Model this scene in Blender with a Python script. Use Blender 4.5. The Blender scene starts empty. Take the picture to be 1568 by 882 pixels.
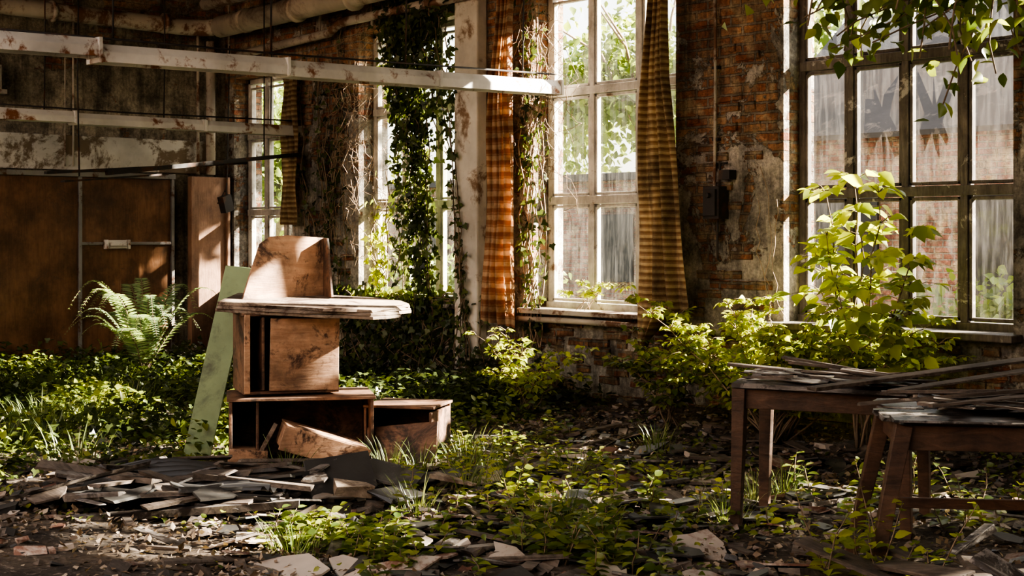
import bpy, math, random
import numpy as np
from mathutils import Vector, Matrix, Euler, noise
random.seed(7); rng=np.random.default_rng(11)
S=bpy.context.scene
CAMROT=math.radians(48.65)

# ---------------------------------------------------------------- node helpers
def newmat(name):
    m=bpy.data.materials.new(name); m.use_nodes=True
    nt=m.node_tree; b=nt.nodes['Principled BSDF']
    return m,nt,b
def nd(nt,t,ins=None,**kw):
    n=nt.nodes.new(t)
    for k,v in kw.items(): setattr(n,k,v)
    if ins:
        for k,v in ins.items():
            if isinstance(v,bpy.types.NodeSocket): nt.links.new(v,n.inputs[k])
            else: n.inputs[k].default_value=v
    return n
def mix(nt,f,a,b,blend='MIX'):
    n=nt.nodes.new('ShaderNodeMix'); n.data_type='RGBA'; n.blend_type=blend
    for i,v in ((0,f),(6,a),(7,b)):
        if isinstance(v,bpy.types.NodeSocket): nt.links.new(v,n.inputs[i])
        else: n.inputs[i].default_value=(v if i==0 else (*v[:3],1))
    return n.outputs[2]
def ramp(nt,f,stops):
    n=nt.nodes.new('ShaderNodeValToRGB'); cr=n.color_ramp
    while len(cr.elements)<len(stops): cr.elements.new(.5)
    for e,(p,c) in zip(cr.elements,stops):
        e.position=p; e.color=(c,c,c,1) if isinstance(c,(int,float)) else (*c[:3],1)
    nt.links.new(f,n.inputs[0]); return n.outputs[0]
def noi(nt,vec,scale,detail=6,rough=.6,dist=0):
    return nd(nt,'ShaderNodeTexNoise',{'Vector':vec,'Scale':scale,'Detail':detail,'Roughness':rough,'Distortion':dist}).outputs['Fac']
def math_(nt,op,a,b=0.0):
    n=nt.nodes.new('ShaderNodeMath'); n.operation=op
    for i,v in enumerate((a,b)):
        if isinstance(v,bpy.types.NodeSocket): nt.links.new(v,n.inputs[i])
        else: n.inputs[i].default_value=v
    return n.outputs[0]
def bump(nt,b,h,strength=.5,dist=.02):
    n=nd(nt,'ShaderNodeBump',{'Height':h,'Strength':strength,'Distance':dist})
    nt.links.new(n.outputs[0],b.inputs['Normal'])

def brick_mat(name,lo=.5,hi=.57,plaster=(.50,.43,.34),c1=(.40,.16,.09),c2=(.56,.34,.20),pscale=.9,zb=(1.6,.0),mortar=(.34,.29,.24)):
    m,nt,b=newmat(name)
    tc=nd(nt,'ShaderNodeTexCoord').outputs['Object']
    sp=nd(nt,'ShaderNodeSeparateXYZ',{0:tc})
    u=math_(nt,'ADD',sp.outputs[0],sp.outputs[1])
    wob=noi(nt,tc,2.5,3)
    v=math_(nt,'ADD',sp.outputs[2],math_(nt,'MULTIPLY',wob,.03))
    cv=nd(nt,'ShaderNodeCombineXYZ',{0:u,1:v}).outputs[0]
    nb=noi(nt,tc,14,4)
    cv2=nd(nt,'ShaderNodeVectorMath',{0:cv,1:nd(nt,'ShaderNodeCombineXYZ',{0:math_(nt,'MULTIPLY',nb,.03),1:math_(nt,'MULTIPLY',nb,.02)}).outputs[0]},operation='ADD').outputs[0]
    br=nd(nt,'ShaderNodeTexBrick',{'Vector':cv2,'Color1':(*c1,1),'Color2':(*c2,1),'Mortar':(*mortar,1),'Scale':1.0,'Mortar Size':.013,'Mortar Smooth':.35,'Bias':-.1,'Brick Width':.25,'Row Height':.082})
    n1=noi(nt,tc,5,8,.7); n2=noi(nt,tc,30,6,.7)
    bc=mix(nt,ramp(nt,noi(nt,tc,6.5,3,.5),[(.48,0.),(.6,.8)]),br.outputs['Color'],(.52,.41,.28))
    col=mix(nt,1,bc,ramp(nt,n1,[(.3,(.42,.41,.40)),(.5,(.95,.93,.9)),(.72,(1.6,1.6,1.5))]),'MULTIPLY')
    pn=math_(nt,'SUBTRACT',noi(nt,tc,pscale,10,.72,.4),math_(nt,'MULTIPLY',math_(nt,'SUBTRACT',sp.outputs[2],zb[0]),zb[1]))
    pm=ramp(nt,pn,[(lo,0.0),(hi,1.0)])
    pcol=mix(nt,ramp(nt,noi(nt,tc,3.3,9,.72),[(.38,0.),(.56,1.)]),tuple(c*.36 for c in plaster),plaster)
    col=mix(nt,pm,col,pcol)
    grime=ramp(nt,noi(nt,tc,.7,8,.68),[(.38,.42),(.54,1.0)])
    col=mix(nt,1,col,grime,'MULTIPLY')
    streak=noi(nt,nd(nt,'ShaderNodeMapping',{'Vector':tc,'Scale':(5,5,.5)}).outputs[0],1.5,6,.7)
    col=mix(nt,1,col,ramp(nt,streak,[(.38,.55),(.52,1.)]),'MULTIPLY')
    col=mix(nt,1,col,ramp(nt,n2,[(.3,.5),(.7,1.25)]),'MULTIPLY')
    nt.links.new(col,b.inputs['Base Color']); b.inputs['Roughness'].default_value=.92
    h=math_(nt,'MULTIPLY',math_(nt,'SUBTRACT',1.0,br.outputs['Fac']),math_(nt,'SUBTRACT',1.0,pm))
    h=math_(nt,'ADD',h,math_(nt,'MULTIPLY',pm,1.6))
    h=math_(nt,'ADD',h,math_(nt,'MULTIPLY',n2,.9)); h=math_(nt,'ADD',h,math_(nt,'MULTIPLY',n1,1.2))
    bump(nt,b,h,1.0,.03)
    return m
def wood_mat(name,c1,c2,scale=(1,12,12),rough=.65,dark=.35,patch=None,pthr=(.55,.62)):
    m,nt,b=newmat(name)
    tc=nd(nt,'ShaderNodeTexCoord').outputs['Object']
    mp=nd(nt,'ShaderNodeMapping',{'Vector':tc,'Scale':scale}).outputs[0]
    g=noi(nt,mp,3,8,.65,1.2); n2=noi(nt,tc,2.2,8,.7)
    col=mix(nt,ramp(nt,g,[(.3,0.),(.7,1.)]),c1,c2)
    col=mix(nt,1,col,ramp(nt,n2,[(.36,dark),(.60,1.1)]),'MULTIPLY')
    if patch: col=mix(nt,ramp(nt,noi(nt,tc,3,9,.75,.5),[(pthr[0],0.),(pthr[1],1.)]),col,patch)
    nt.links.new(col,b.inputs['Base Color']); b.inputs['Roughness'].default_value=rough
    bump(nt,b,math_(nt,'ADD',g,math_(nt,'MULTIPLY',n2,.6)),.5,.01)
    return m
def paint_mat(name,c,rust=(.16,.06,.025),thr=(.54,.6),rough=.6,scale=3.,metal=0):
    m,nt,b=newmat(name)
    tc=nd(nt,'ShaderNodeTexCoord').outputs['Object']
    n1=noi(nt,tc,scale,9,.72,.3); n2=noi(nt,tc,1.3,5)
    col=mix(nt,ramp(nt,n1,[(thr[0],0.),(thr[1],1.)]),c,rust)
    col=mix(nt,1,col,ramp(nt,n2,[(.3,.55),(.65,1.1)]),'MULTIPLY')
    nt.links.new(col,b.inputs['Base Color']); b.inputs['Roughness'].default_value=rough; b.inputs['Metallic'].default_value=metal
    bump(nt,b,n1,.4,.01); return m
def leaf_mat(name,cols,trans=.5,rough=.38):
    m,nt,b=newmat(name)
    a=nd(nt,'ShaderNodeAttribute',attribute_name='rnd').outputs['Fac']
    k=len(cols)-1
    c=ramp(nt,a,[(i/k,cc) for i,cc in enumerate(cols)])
    nt.links.new(c,b.inputs['Base Color']); b.inputs['Roughness'].default_value=rough
    tr=nd(nt,'ShaderNodeBsdfTranslucent',{'Color':mix(nt,1,c,(1.42,1.36,.75),'MULTIPLY')})
    ms=nd(nt,'ShaderNodeMixShader',{0:trans,1:b.outputs[0],2:tr.outputs[0]})
    nt.links.new(ms.outputs[0],nt.nodes['Material Output'].inputs['Surface'])
    return m
def cloth_mat(name,ca,cb,freq,tr_=.3):
    m,nt,b=newmat(name)
    tc=nd(nt,'ShaderNodeTexCoord').outputs['Object']; z=nd(nt,'ShaderNodeSeparateXYZ',{0:tc}).outputs[2]
    zz=math_(nt,'ADD',math_(nt,'MULTIPLY',z,freq),math_(nt,'MULTIPLY',noi(nt,tc,2,3),.6))
    fr=math_(nt,'FRACT',zz); st=ramp(nt,fr,[(0,0.),(.08,.9),(.42,1.),(.5,.15),(.62,.5),(.7,.0),(1,0.)])
    c=mix(nt,st,ca,cb); c=mix(nt,1,c,ramp(nt,noi(nt,tc,2.5,8,.7),[(.35,.35),(.62,1.1)]),'MULTIPLY')
    nt.links.new(c,b.inputs['Base Color']); b.inputs['Roughness'].default_value=.9
    tr=nd(nt,'ShaderNodeBsdfTranslucent',{'Color':mix(nt,1,c,(1.15,1.05,.9),'MULTIPLY')})
    nt.links.new(nd(nt,'ShaderNodeMixShader',{0:tr_,1:b.outputs[0],2:tr.outputs[0]}).outputs[0],nt.nodes['Material Output'].inputs[0])
    return m
def glass_mat(name,amt,base_amt,col=(.5,.48,.44),lo=.45):
    m,nt,b=newmat(name)
    tc=nd(nt,'ShaderNodeTexCoord').outputs['Object']
    stre=noi(nt,nd(nt,'ShaderNodeMapping',{'Vector':tc,'Scale':(14,14,1.2)}).outputs[0],2,7,.7)
    d1=math_(nt,'ADD',math_(nt,'MULTIPLY',ramp(nt,stre,[(lo,0.),(.75,1.)]),amt),math_(nt,'MULTIPLY',ramp(nt,noi(nt,tc,2.4,8,.7),[(.4,.15),(.68,1.)]),base_amt))
    dust=nd(nt,'ShaderNodeMixShader',{0:.35,1:nd(nt,'ShaderNodeBsdfDiffuse',{'Color':(*col,1)}).outputs[0],2:nd(nt,'ShaderNodeBsdfTranslucent',{'Color':(*col,1)}).outputs[0]}).outputs[0]
    base=nd(nt,'ShaderNodeMixShader',{0:.04,1:nd(nt,'ShaderNodeBsdfTransparent',{'Color':(.93,.94,.92,1)}).outputs[0],2:nd(nt,'ShaderNodeBsdfGlossy',{'Roughness':.08}).outputs[0]}).outputs[0]
    nt.links.new(nd(nt,'ShaderNodeMixShader',{0:d1,1:base,2:dust}).outputs[0],nt.nodes['Material Output'].inputs[0])
    return m

# ---------------------------------------------------------------- mesh builder
class MB:
    def __init__(s): s.v=[];s.f=[];s.m=[];s.sm=[]
    def add(s,vs,fs,mi=0,smooth=False):
        o=len(s.v); s.v+= [tuple(v) for v in vs]
        for f in fs: s.f.append(tuple(i+o for i in f)); s.m.append(mi); s.sm.append(smooth)
    def box(s,c,d,rot=(0,0,0),mi=0,jit=0,mat=None):
        R=Euler(rot).to_matrix(); c=Vector(c)
        if mat is not None: R=mat.to_3x3()@R
        cc=(mat@c) if mat is not None else c
        vs=[]
        for x in (-.5,.5):
            for y in (-.5,.5):
                for z in (-.5,.5):
                    p=Vector((x*d[0]+random.uniform(-jit,jit),y*d[1]+random.uniform(-jit,jit),z*d[2]+random.uniform(-jit,jit)))
                    vs.append(cc+R@p)
        s.add(vs,[(0,1,3,2),(4,6,7,5),(0,4,5,1),(2,3,7,6),(0,2,6,4),(1,5,7,3)],mi)
    def shard(s,c,r,th,rot,mi=0,n=7,asp=1.0):
        R=Euler(rot).to_matrix(); c=Vector(c); P=[]
        for k in range(n):
            a=6.283*k/n+random.uniform(-.3,.3); q=r*random.uniform(.55,1.1); P.append((math.cos(a)*q*asp,math.sin(a)*q))
        vs=[c+R@Vector((x,y,0)) for x,y in P]+[c+R@Vector((x,y,th)) for x,y in P]
        s.add(vs,[tuple(range(n-1,-1,-1)),tuple(range(n,2*n))]+[(i,(i+1)%n,n+(i+1)%n,n+i) for i in range(n)],mi)
    def beam(s,a,b,w,h,mi=0,w2=None,h2=None):
        a=Vector(a);b=Vector(b);d=(b-a).normalized()
        up=Vector((0,0,1)) if abs(d.z)<.9 else Vector((0,1,0))
        r=d.cross(up).normalized(); u=r.cross(d)
        w2=w2 or w;h2=h2 or h; vs=[]
        for p,ww,hh in((a,w,h),(b,w2,h2)):
            for sx,sy in((-1,-1),(1,-1),(1,1),(-1,1)): vs.append(p+r*ww*.5*sx+u*hh*.5*sy)
        s.add(vs,[(3,2,1,0),(4,5,6,7),(0,1,5,4),(1,2,6,5),(2,3,7,6),(3,0,4,7)],mi)
    def tube(s,path,rad,seg=6,mi=0,cap=True):
        path=[Vector(p) for p in path]; n=len(path)
        if not hasattr(rad,'__len__'): rad=[rad]*n
        vs=[];pr=None
        for i,p in enumerate(path):
            d=(path[min(i+1,n-1)]-path[max(i-1,0)])
            if d.length<1e-6: d=Vector((0,0,1))
            d.normalize()
            if pr is None: pr=d.orthogonal().normalized()
            r=(pr-d*pr.dot(d))
            r=r.normalized() if r.length>1e-4 else d.orthogonal().normalized()
            pr=r;u=d.cross(r)
            for k in range(seg):
                a=2*math.pi*k/seg; vs.append(p+(r*math.cos(a)+u*math.sin(a))*rad[i])
        fs=[(i*seg+k,i*seg+(k+1)%seg,(i+1)*seg+(k+1)%seg,(i+1)*seg+k) for i in range(n-1) for k in range(seg)]
        if cap: fs+=[tuple(range(seg-1,-1,-1)),tuple((n-1)*seg+k for k in range(seg))]
        s.add(vs,fs,mi,True)
    def build(s,name,mats,parent=None,loc=None,rotz=0,bevel=0):
        me=bpy.data.meshes.new(name); me.from_pydata(s.v,[],s.f)
        for m in (mats if isinstance(mats,(list,tuple)) else [mats]): me.materials.append(m)
        me.polygons.foreach_set('material_index',s.m); me.polygons.foreach_set('use_smooth',s.sm)
        me.update()
        o=bpy.data.objects.new(name,me); S.collection.objects.link(o)
        if parent: o.parent=parent
        if loc: o.location=loc
        o.rotation_euler[2]=rotz
        if bevel:
            md=o.modifiers.new('bev','BEVEL'); md.width=bevel; md.segments=2; md.limit_method='ANGLE'
        return o
def empty(name,loc=(0,0,0),rotz=0):
    o=bpy.data.objects.new(name,None); S.collection.objects.link(o); o.location=loc; o.rotation_euler[2]=rotz; o.empty_display_size=.2; return o

T_SIMPLE=(np.array([(0,0,0),(.32,.42,.08),(0,1,-.08),(-.32,.42,.08)],float),[(0,1,2),(0,2,3)])
T_OVATE=(np.array([(0,0,0),(.24,.18,.05),(.36,.42,.08),(.24,.72,.03),(0,1.05,-.14),(-.24,.72,.03),(-.36,.42,.08),(-.24,.18,.05),(0,.42,-.02)],float),[(0,1,2,8),(8,2,3,4),(8,4,5,6),(0,8,6,7)])
T_IVY=(np.array([(0,.1,0),(.28,-.05,.03),(.5,.28,.0),(.26,.45,.04),(0,1,-.06),(-.26,.45,.04),(-.5,.28,0),(-.28,-.05,.03)],float),[(0,1,2,3),(0,3,4),(0,4,5),(0,5,6,7)])
T_LANCE=(np.array([(0,0,0),(.10,.3,.03),(.07,.7,.0),(0,1,-.08),(-.07,.7,0),(-.10,.3,.03)],float),[(0,1,2,3),(0,3,4,5)])
def leaves(name,pos,axis,nrm,size,tmpl,mat,parent=None,rnd=None):
    pos=np.asarray(pos,float);N=len(pos)
    ax=np.asarray(axis,float)+1e-6; ax/=np.linalg.norm(ax,axis=1)[:,None]
    nr=np.asarray(nrm,float)+1e-5; nr-=ax*(nr*ax).sum(1)[:,None]; nr/=np.linalg.norm(nr,axis=1)[:,None]+1e-9
    si=np.cross(ax,nr); sz=np.broadcast_to(np.asarray(size,float),(N,))
    tv,tf=tmpl;k=len(tv)
    V=(pos[:,None,:]+sz[:,None,None]*(tv[None,:,0:1]*si[:,None,:]+tv[None,:,1:2]*ax[:,None,:]+tv[None,:,2:3]*nr[:,None,:])).reshape(-1,3)
    lt=np.array([len(f) for f in tf]); li=np.concatenate([np.array(f) for f in tf])
    L=(np.arange(N)[:,None]*k+li[None]).ravel()
    tot=np.tile(lt,N); st=np.concatenate([[0],np.cumsum(tot)[:-1]])
    me=bpy.data.meshes.new(name); me.vertices.add(len(V)); me.vertices.foreach_set('co',V.ravel())
    me.loops.add(len(L)); me.loops.foreach_set('vertex_index',L.astype(np.int32))
    me.polygons.add(len(tot)); me.polygons.foreach_set('loop_start',st.astype(np.int32)); 
    try: me.polygons.foreach_set('loop_total',tot.astype(np.int32))
    except Exception: pass
    me.update(calc_edges=True); me.validate()
    if rnd is None: rnd=rng.random(N)
    a=me.attributes.new('rnd','FLOAT','FACE')
    if len(me.polygons)==len(tot): a.data.foreach_set('value',np.repeat(rnd,len(tf)).astype(np.float32))
    me.materials.append(mat)
    o=bpy.data.objects.new(name,me); S.collection.objects.link(o)
    if parent: o.parent=parent
    return o
def rdir(n,up=0.0,s=1.0):
    d=rng.normal(size=(n,3))*s; d[:,2]+=up; return d

def gz(x,y):
    b=.05*noise.noise((x*.7,y*.7,0))+.03*noise.noise((x*2.3,y*2.3,5))+.012*noise.noise((x*8,y*8,9))
    e=.14*math.exp(-abs(y)/.5)+.16*math.exp(-abs(x)/.7)
    return b+e

# ---------------------------------------------------------------- materials
M_brick=brick_mat('brick_weathered',.478,.492,plaster=(.74,.67,.58),pscale=1.3,zb=(2.1,.035))
M_loose=brick_mat('brick_loose',.9,.95)
M_back=brick_mat('back_wall_plaster',.47,.49,plaster=(.58,.51,.40),pscale=1.0,zb=(3.9,.09))
M_out=brick_mat('outside_brick',.66,.72,c1=(.33,.15,.11),c2=(.44,.24,.17))
M_plaster=paint_mat('pilaster_plaster',(.76,.71,.63),rust=(.30,.20,.13),thr=(.54,.64),rough=.9)
M_plaster2=paint_mat('white_plaster_band',(.64,.62,.58),rust=(.22,.17,.12),thr=(.47,.53),rough=.9,scale=2.)
M_frame=wood_mat('window_frame_paint',(.68,.65,.60),(.50,.46,.40),(6,6,1),.7,.5,patch=(.16,.10,.06),pthr=(.58,.64))
M_frame_dark=wood_mat('window_frame_bare',(.08,.065,.055),(.21,.18,.15),(6,6,1),.7,.45,patch=(.42,.39,.35),pthr=(.58,.62))
M_curtain=cloth_mat('striped_curtain_cloth',(.24,.14,.07),(.50,.38,.22),17,.25)
M_curtain2=cloth_mat('orange_curtain_cloth',(.42,.20,.11),(.68,.47,.30),9,.30)
M_glass=glass_mat('dusty_glass',.12,.06)
M_glass2=glass_mat('grimy_glass',.26,.09,(.24,.23,.22),.44)
M_soil,nt,b=newmat('debris_soil')
tc=nd(nt,'ShaderNodeTexCoord').outputs['Object']
n1=noi(nt,tc,1.6,10,.72);n2=noi(nt,tc,16,8,.75); vo=nd(nt,'ShaderNodeTexVoronoi',{'Vector':tc,'Scale':22.0})
c=mix(nt,ramp(nt,n1,[(.38,0.),(.62,1.)]),(.04,.03,.022),(.16,.12,.085))
c=mix(nt,ramp(nt,n2,[(.55,0.),(.66,1.)]),c,(.38,.31,.25))
c=mix(nt,1,c,ramp(nt,vo.outputs['Distance'],[(0,.5),(.5,1.1)]),'MULTIPLY')
nt.links.new(c,b.inputs['Base Color']); b.inputs['Roughness'].default_value=.95
bump(nt,b,math_(nt,'ADD',math_(nt,'MULTIPLY',n2,1.5),vo.outputs['Distance']),1.0,.04)
M_ceil=paint_mat('ceiling_concrete',(.34,.30,.26),rust=(.15,.12,.10),rough=.9)
M_door=wood_mat('door_laminate',(.14,.07,.035),(.22,.115,.06),(8,8,1),.3,.4,patch=(.08,.05,.033),pthr=(.56,.68))
M_door2=wood_mat('panel_laminate',(.26,.15,.10),(.34,.21,.14),(8,8,1),.4,.5)
M_metal=paint_mat('grey_metal',(.30,.29,.28),rust=(.14,.07,.04),rough=.45,metal=.5)
M_white=paint_mat('white_enamel_rusty',(.70,.67,.62),rust=(.25,.10,.04),thr=(.55,.62),rough=.5)
M_white2=paint_mat('old_pipe_paint',(.50,.45,.39),rust=(.18,.09,.05),thr=(.49,.57),rough=.6)
M_lag=paint_mat('pipe_lagging',(.62,.55,.46),rust=(.24,.17,.12),thr=(.51,.64),rough=.9,scale=1.6)
M_dark=paint_mat('dark_iron',(.035,.03,.028),rust=(.10,.045,.02),rough=.6)
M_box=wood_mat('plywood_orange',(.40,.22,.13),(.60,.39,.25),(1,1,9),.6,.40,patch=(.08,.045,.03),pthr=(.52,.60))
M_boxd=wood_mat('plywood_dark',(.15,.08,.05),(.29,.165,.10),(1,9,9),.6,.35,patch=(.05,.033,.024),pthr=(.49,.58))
M_slab=wood_mat('swollen_chipboard',(.26,.20,.15),(.42,.34,.26),(2,6,6),.8,.4,patch=(.10,.065,.045),pthr=(.50,.57))
M_green=paint_mat('green_board',(.24,.33,.16),rust=(.10,.13,.07),thr=(.50,.66),rough=.5)
M_tbl=wood_mat('table_wood',(.07,.04,.026),(.18,.10,.06),(2,2,8),.6,.4)
M_tbltop=wood_mat('table_top_grey',(.09,.078,.068),(.34,.31,.28),(1,8,8),.45,.35,patch=(.035,.028,.024),pthr=(.48,.54))
M_plank=wood_mat('rotten_plank',(.07,.055,.042),(.22,.175,.14),(1,9,9),.8,.4)
M_slate=paint_mat('slate_sheet',(.06,.058,.055),rust=(.17,.15,.13),thr=(.55,.66),rough=.42)
M_rubble=paint_mat('rubble_mix',(.44,.38,.32),rust=(.19,.10,.07),thr=(.48,.55),rough=.95,scale=1.2)
M_twig=wood_mat('twig_bark',(.20,.14,.09),(.34,.26,.18),(4,4,4),.9,.6)
M_twigp=wood_mat('dead_vine_bark',(.32,.22,.15),(.50,.37,.26),(4,4,4),.9,.6)
M_ivy=leaf_mat('ivy_leaf',[(.03,.044,.015),(.055,.078,.024),(.085,.118,.034),(.155,.185,.055)],.33)
M_bright=leaf_mat('sunlit_leaf',[(.18,.25,.04),(.30,.36,.06),(.41,.46,.085),(.53,.56,.13)],.55)
M_mid=leaf_mat('weed_leaf',[(.075,.12,.03),(.14,.19,.045),(.23,.28,.06),(.36,.38,.10)],.45)
M_fern=leaf_mat('fern_leaf',[(.14,.21,.11),(.23,.32,.17),(.35,.43,.25)],.4)
M_dry=leaf_mat('dry_leaf',[(.09,.06,.035),(.20,.14,.09),(.50,.42,.33)],.2,.6)
M_tree=leaf_mat('tree_leaf',[(.09,.13,.04),(.17,.22,.06),(.28,.33,.11)],.5)
M_grass=leaf_mat('grass_blade',[(.10,.15,.05),(.18,.24,.09),(.32,.34,.18)],.4)
M_roof=paint_mat('roof_tiles_dark',(.045,.04,.038),rust=(.12,.10,.085),rough=.8)
M_black=paint_mat('dark_interior',(.02,.018,.016),rust=(.04,.03,.02))
M_lawn=paint_mat('outside_grass',(.20,.24,.11),rust=(.32,.31,.2),rough=.9,scale=1.)

# ---------------------------------------------------------------- room shell
H=4.75
WIN=[(.22,1.55,3.55,3),(2.9,4.68,3.85,3),(5.78,7.62,3.95,3),(8.78,10.78,4.1,4),(11.75,13.6,4.1,4),(14.6,16.5,4.1,4)]
SILL=.9
mb=MB()
X0,X1=-.4,18.
def wbox(x0,x1,z0,z1): mb.box(((x0+x1)/2,.2,(z0+z1)/2),(x1-x0,.4,z1-z0))
wbox(X0,X1,-.3,SILL)
px=X0
for a,bb,top,_ in WIN:
    wbox(px,a,SILL,H); wbox(a,bb,top,H); px=bb
wbox(px,X1,SILL,H)
wall=mb.build('wall_windows',M_brick)
mb=MB(); mb.box((-.2,-6,H/2-.15),(.4,12,H+.3)); mb.build('wall_back',M_back)
mb=MB(); mb.box((9,-12.2,H/2-.15),(18.8,.4,H+.3)); mb.build('wall_near',M_brick)
mb=MB(); mb.box((18.2,-6,H/2-.15),(.4,12,H+.3)); mb.build('wall_right',M_brick)
# roof over the window side; camera side left open, out of view, to let in soft fill light
mb=MB(); mb.box((8.8,-3.7,H+.1),(18.4,8.2,.2))
for i in range(5): mb.box((2.4+i*3.4,-3.7,H-.12),(.2,8.0,.24))
mb.build('ceiling',M_ceil)
mb=MB(); mb.box((.03,-3.4,2.56),(.06,6.4,.40),jit=.01); mb.build('trim_1',M_plaster2,bevel=.01)
nx,ny=260,180; vs=[];fs=[]
for j in range(ny+1):
    for i in range(nx+1):
        x=-.05+18.1*i/nx; y=-12.05+12.1*j/ny
        vs.append((x,y,gz(x,y)))
for j in range(ny):
    for i in range(nx):
        a=j*(nx+1)+i; fs.append((a,a+1,a+nx+2,a+nx+1))
mb=MB(); mb.add(vs,fs,0,True); mb.build('floor',M_soil)

def window(i,a,b,top,cols):
    MF=M_frame if i<4 else M_frame_dark
    MG=M_glass if i<4 else M_glass2
    e=empty(f'window_{i}')
    mb=MB(); gl=MB(); y=.24; t=.06; dp=.08
    mb.box((a+t/2,y,(SILL+top)/2),(t,dp,top-SILL)); mb.box((b-t/2,y,(SILL+top)/2),(t,dp,top-SILL))
    mb.box(((a+b)/2,y,SILL+t/2),(b-a,dp+.05,t)); mb.box(((a+b)/2,y,top-t/2),(b-a,dp,t))
    rows=[SILL+t]+[1.93,2.96]+[top-t]
    if top<3.7: rows=[SILL+t,1.88,2.83,top-t]
    for r in rows[1:3]: mb.box(((a+b)/2,y-.01,r),(b-a-.05,dp+.03,.075))
    w=(b-a)/cols
    for k in range(1,cols): mb.box((a+w*k,y-.005,(SILL+top)/2),(.06,dp+.015,top-SILL-.05))
    for k in range(cols):
        for r in range(3):
            x0=a+w*k+(.035 if k else .062); x1=a+w*(k+1)-(.035 if k<cols-1 else .062)
            z0=rows[r]+(.045 if r else .01); z1=rows[r+1]-.045
            s=.026
            for q in (x0+s/2,x1-s/2): mb.box((q,y-.015,(z0+z1)/2),(s,.05,z1-z0))
            for q in (z0+s/2,z1-s/2): mb.box(((x0+x1)/2,y-.015,q),(x1-x0,.05,s))
            xa,xb,za,zb=x0+s,x1-s,z0+s,z1-s
            h=random.random()
            if (i==4 and (k,r) in ((1,1),(2,0),(0,2),(3,2))) or h<.30:
                cx=xa+(xb-xa)*random.uniform(.35,.65); cz=za+(zb-za)*random.uniform(.4,.65)
                bd=[]; NB=20
                for q in range(NB):
                    f=q/NB*4; sd=int(f); u=f-sd
                    p=[(xa+(xb-xa)*u,za),(xb,za+(zb-za)*u),(xb-(xb-xa)*u,zb),(xa,zb-(zb-za)*u)][sd]; bd.append(p)
                inn=[(p[0]+(cx-p[0])*g,p[1]+(cz-p[1])*g) for p in bd for g in [random.uniform(.05,.8)]]
                vv=[(p[0],y,p[1]) for p in bd]+[(p[0],y,p[1]) for p in inn]
                gl.add(vv,[(q,(q+1)%NB,NB+(q+1)%NB,NB+q) for q in range(NB)])
            elif h<.44: pass
            else: gl.add([(xa,y,za),(xb,y,za),(xb,y,zb),(xa,y,zb)],[(0,1,2,3)])
    mb.build('frame',MF,parent=e,bevel=.006); gl.build('glass_panes',MG,parent=e)
    sb=MB(); sb.box(((a+b)/2,.03,SILL-.02),(b-a+.14,.36,.05),jit=.006); sb.build('sill',M_frame_dark if i!=3 else M_white2,parent=e,bevel=.01)
for i,(a,b_,t,c_) in enumerate(WIN): window(i+1,a,b_,t,c_)

mb=MB(); mb.box((4.93,-.07,2.35),(.36,.14,4.7),jit=.0); mb.build('pilaster',M_plaster,bevel=.02)
mb=MB()
for (a,b_) in ((1.6,2.85),(7.66,8.74),(10.8,11.7),(5.12,5.74)):
    for k in range(int((b_-a)*40)):
        x=random.uniform(a+.12,b_-.12); z=random.randint(1,54)*.082+.04
        mb.box((x,-.004,z),(random.choice((.12,.235)),random.uniform(.015,.06),.068),rot=(0,random.uniform(-.03,.03),0),jit=.004)
for k in range(150):
    x=random.uniform(5.2,11); z=random.randint(1,9)*.082+.04
    mb.box((x,-.004,z),(random.choice((.12,.235)),random.uniform(.015,.07),.068),jit=.006)
mb.build('loose_bricks',M_loose,bevel=.006)

# ---------------------------------------------------------------- back wall items
e=empty('door_1')
mb=MB()
for (s0,s1) in ((.80,1.95),(1.99,3.3),(3.34,4.6)): mb.box((.05,-(s0+s1)/2,1.2),(.05,s1-s0,2.16))
mb.build('door_leaves',M_door,parent=e,bevel=.005)
mb=MB()
for s in (.78,1.97,3.32,4.62): mb.box((.07,-s,1.22),(.07,.04,2.24))
mb.box((.08,-1.38,1.50),(.05,1.15,.035)); mb.box((.07,-2.7,2.31),(.09,3.9,.06)); mb.box((.07,-2.7,.12),(.09,3.9,.05))
mb.build('metal_strips',M_metal,parent=e,bevel=.004)
mb=MB(); mb.box((.11,-1.52,1.49),(.05,.30,.10)); mb.box((.15,-1.52,1.49),(.03,.2,.04)); mb.box((.12,-1.38,1.49),(.08,.03,.11)); mb.box((.12,-1.66,1.49),(.08,.03,.11))
mb.build('door_handle',M_white,parent=e,bevel=.006)
mb=MB(); mb.box((.10,-.31,1.22),(.09,.5,2.2)); mb.box((.17,-.56,1.22),(.05,.04,2.2)); mb.box((.17,-.06,1.22),(.05,.04,2.2)); mb.build('wall_panel',M_door2,bevel=.006)
mb=MB(); mb.tube([(.13,-.28,2.35),(.13,-.28,4.0)],.06,10); mb.tube([(.12,-.45,2.35),(.12,-.45,4.2)],.02,8)
mb.tube([(.08,-2.05,2.4),(.08,-2.05,4.4)],.012,6); mb.tube([(.08,-2.15,2.4),(.08,-2.15,4.4)],.008,6)
mb.box((.14,-3.0,3.35),(.16,.10,.30)); mb.box((.2,-3.05,3.2),(.1,.3,.05))
mb.build('vertical_pipe',M_white2)
mb=MB(); mb.tube([(.3,-6,4.15),(.3,-3.,4.15),(.3,-.75,4.12),(.42,-.5,4.12),(.6,-.45,4.12)],.10,14); 
for y in (-1,-2.4,-4): mb.tube([(.3,y-.02,4.14),(.3,y+.02,4.14)],.125,14); mb.box((.12,y,4.14),(.22,.04,.04))
mb.build('heating_pipe',M_white2)
mb=MB(); mb.tube([(.6,-.42,4.12),(8,-.42,4.22),(17.5,-.42,4.25)],.13,16)
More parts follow.
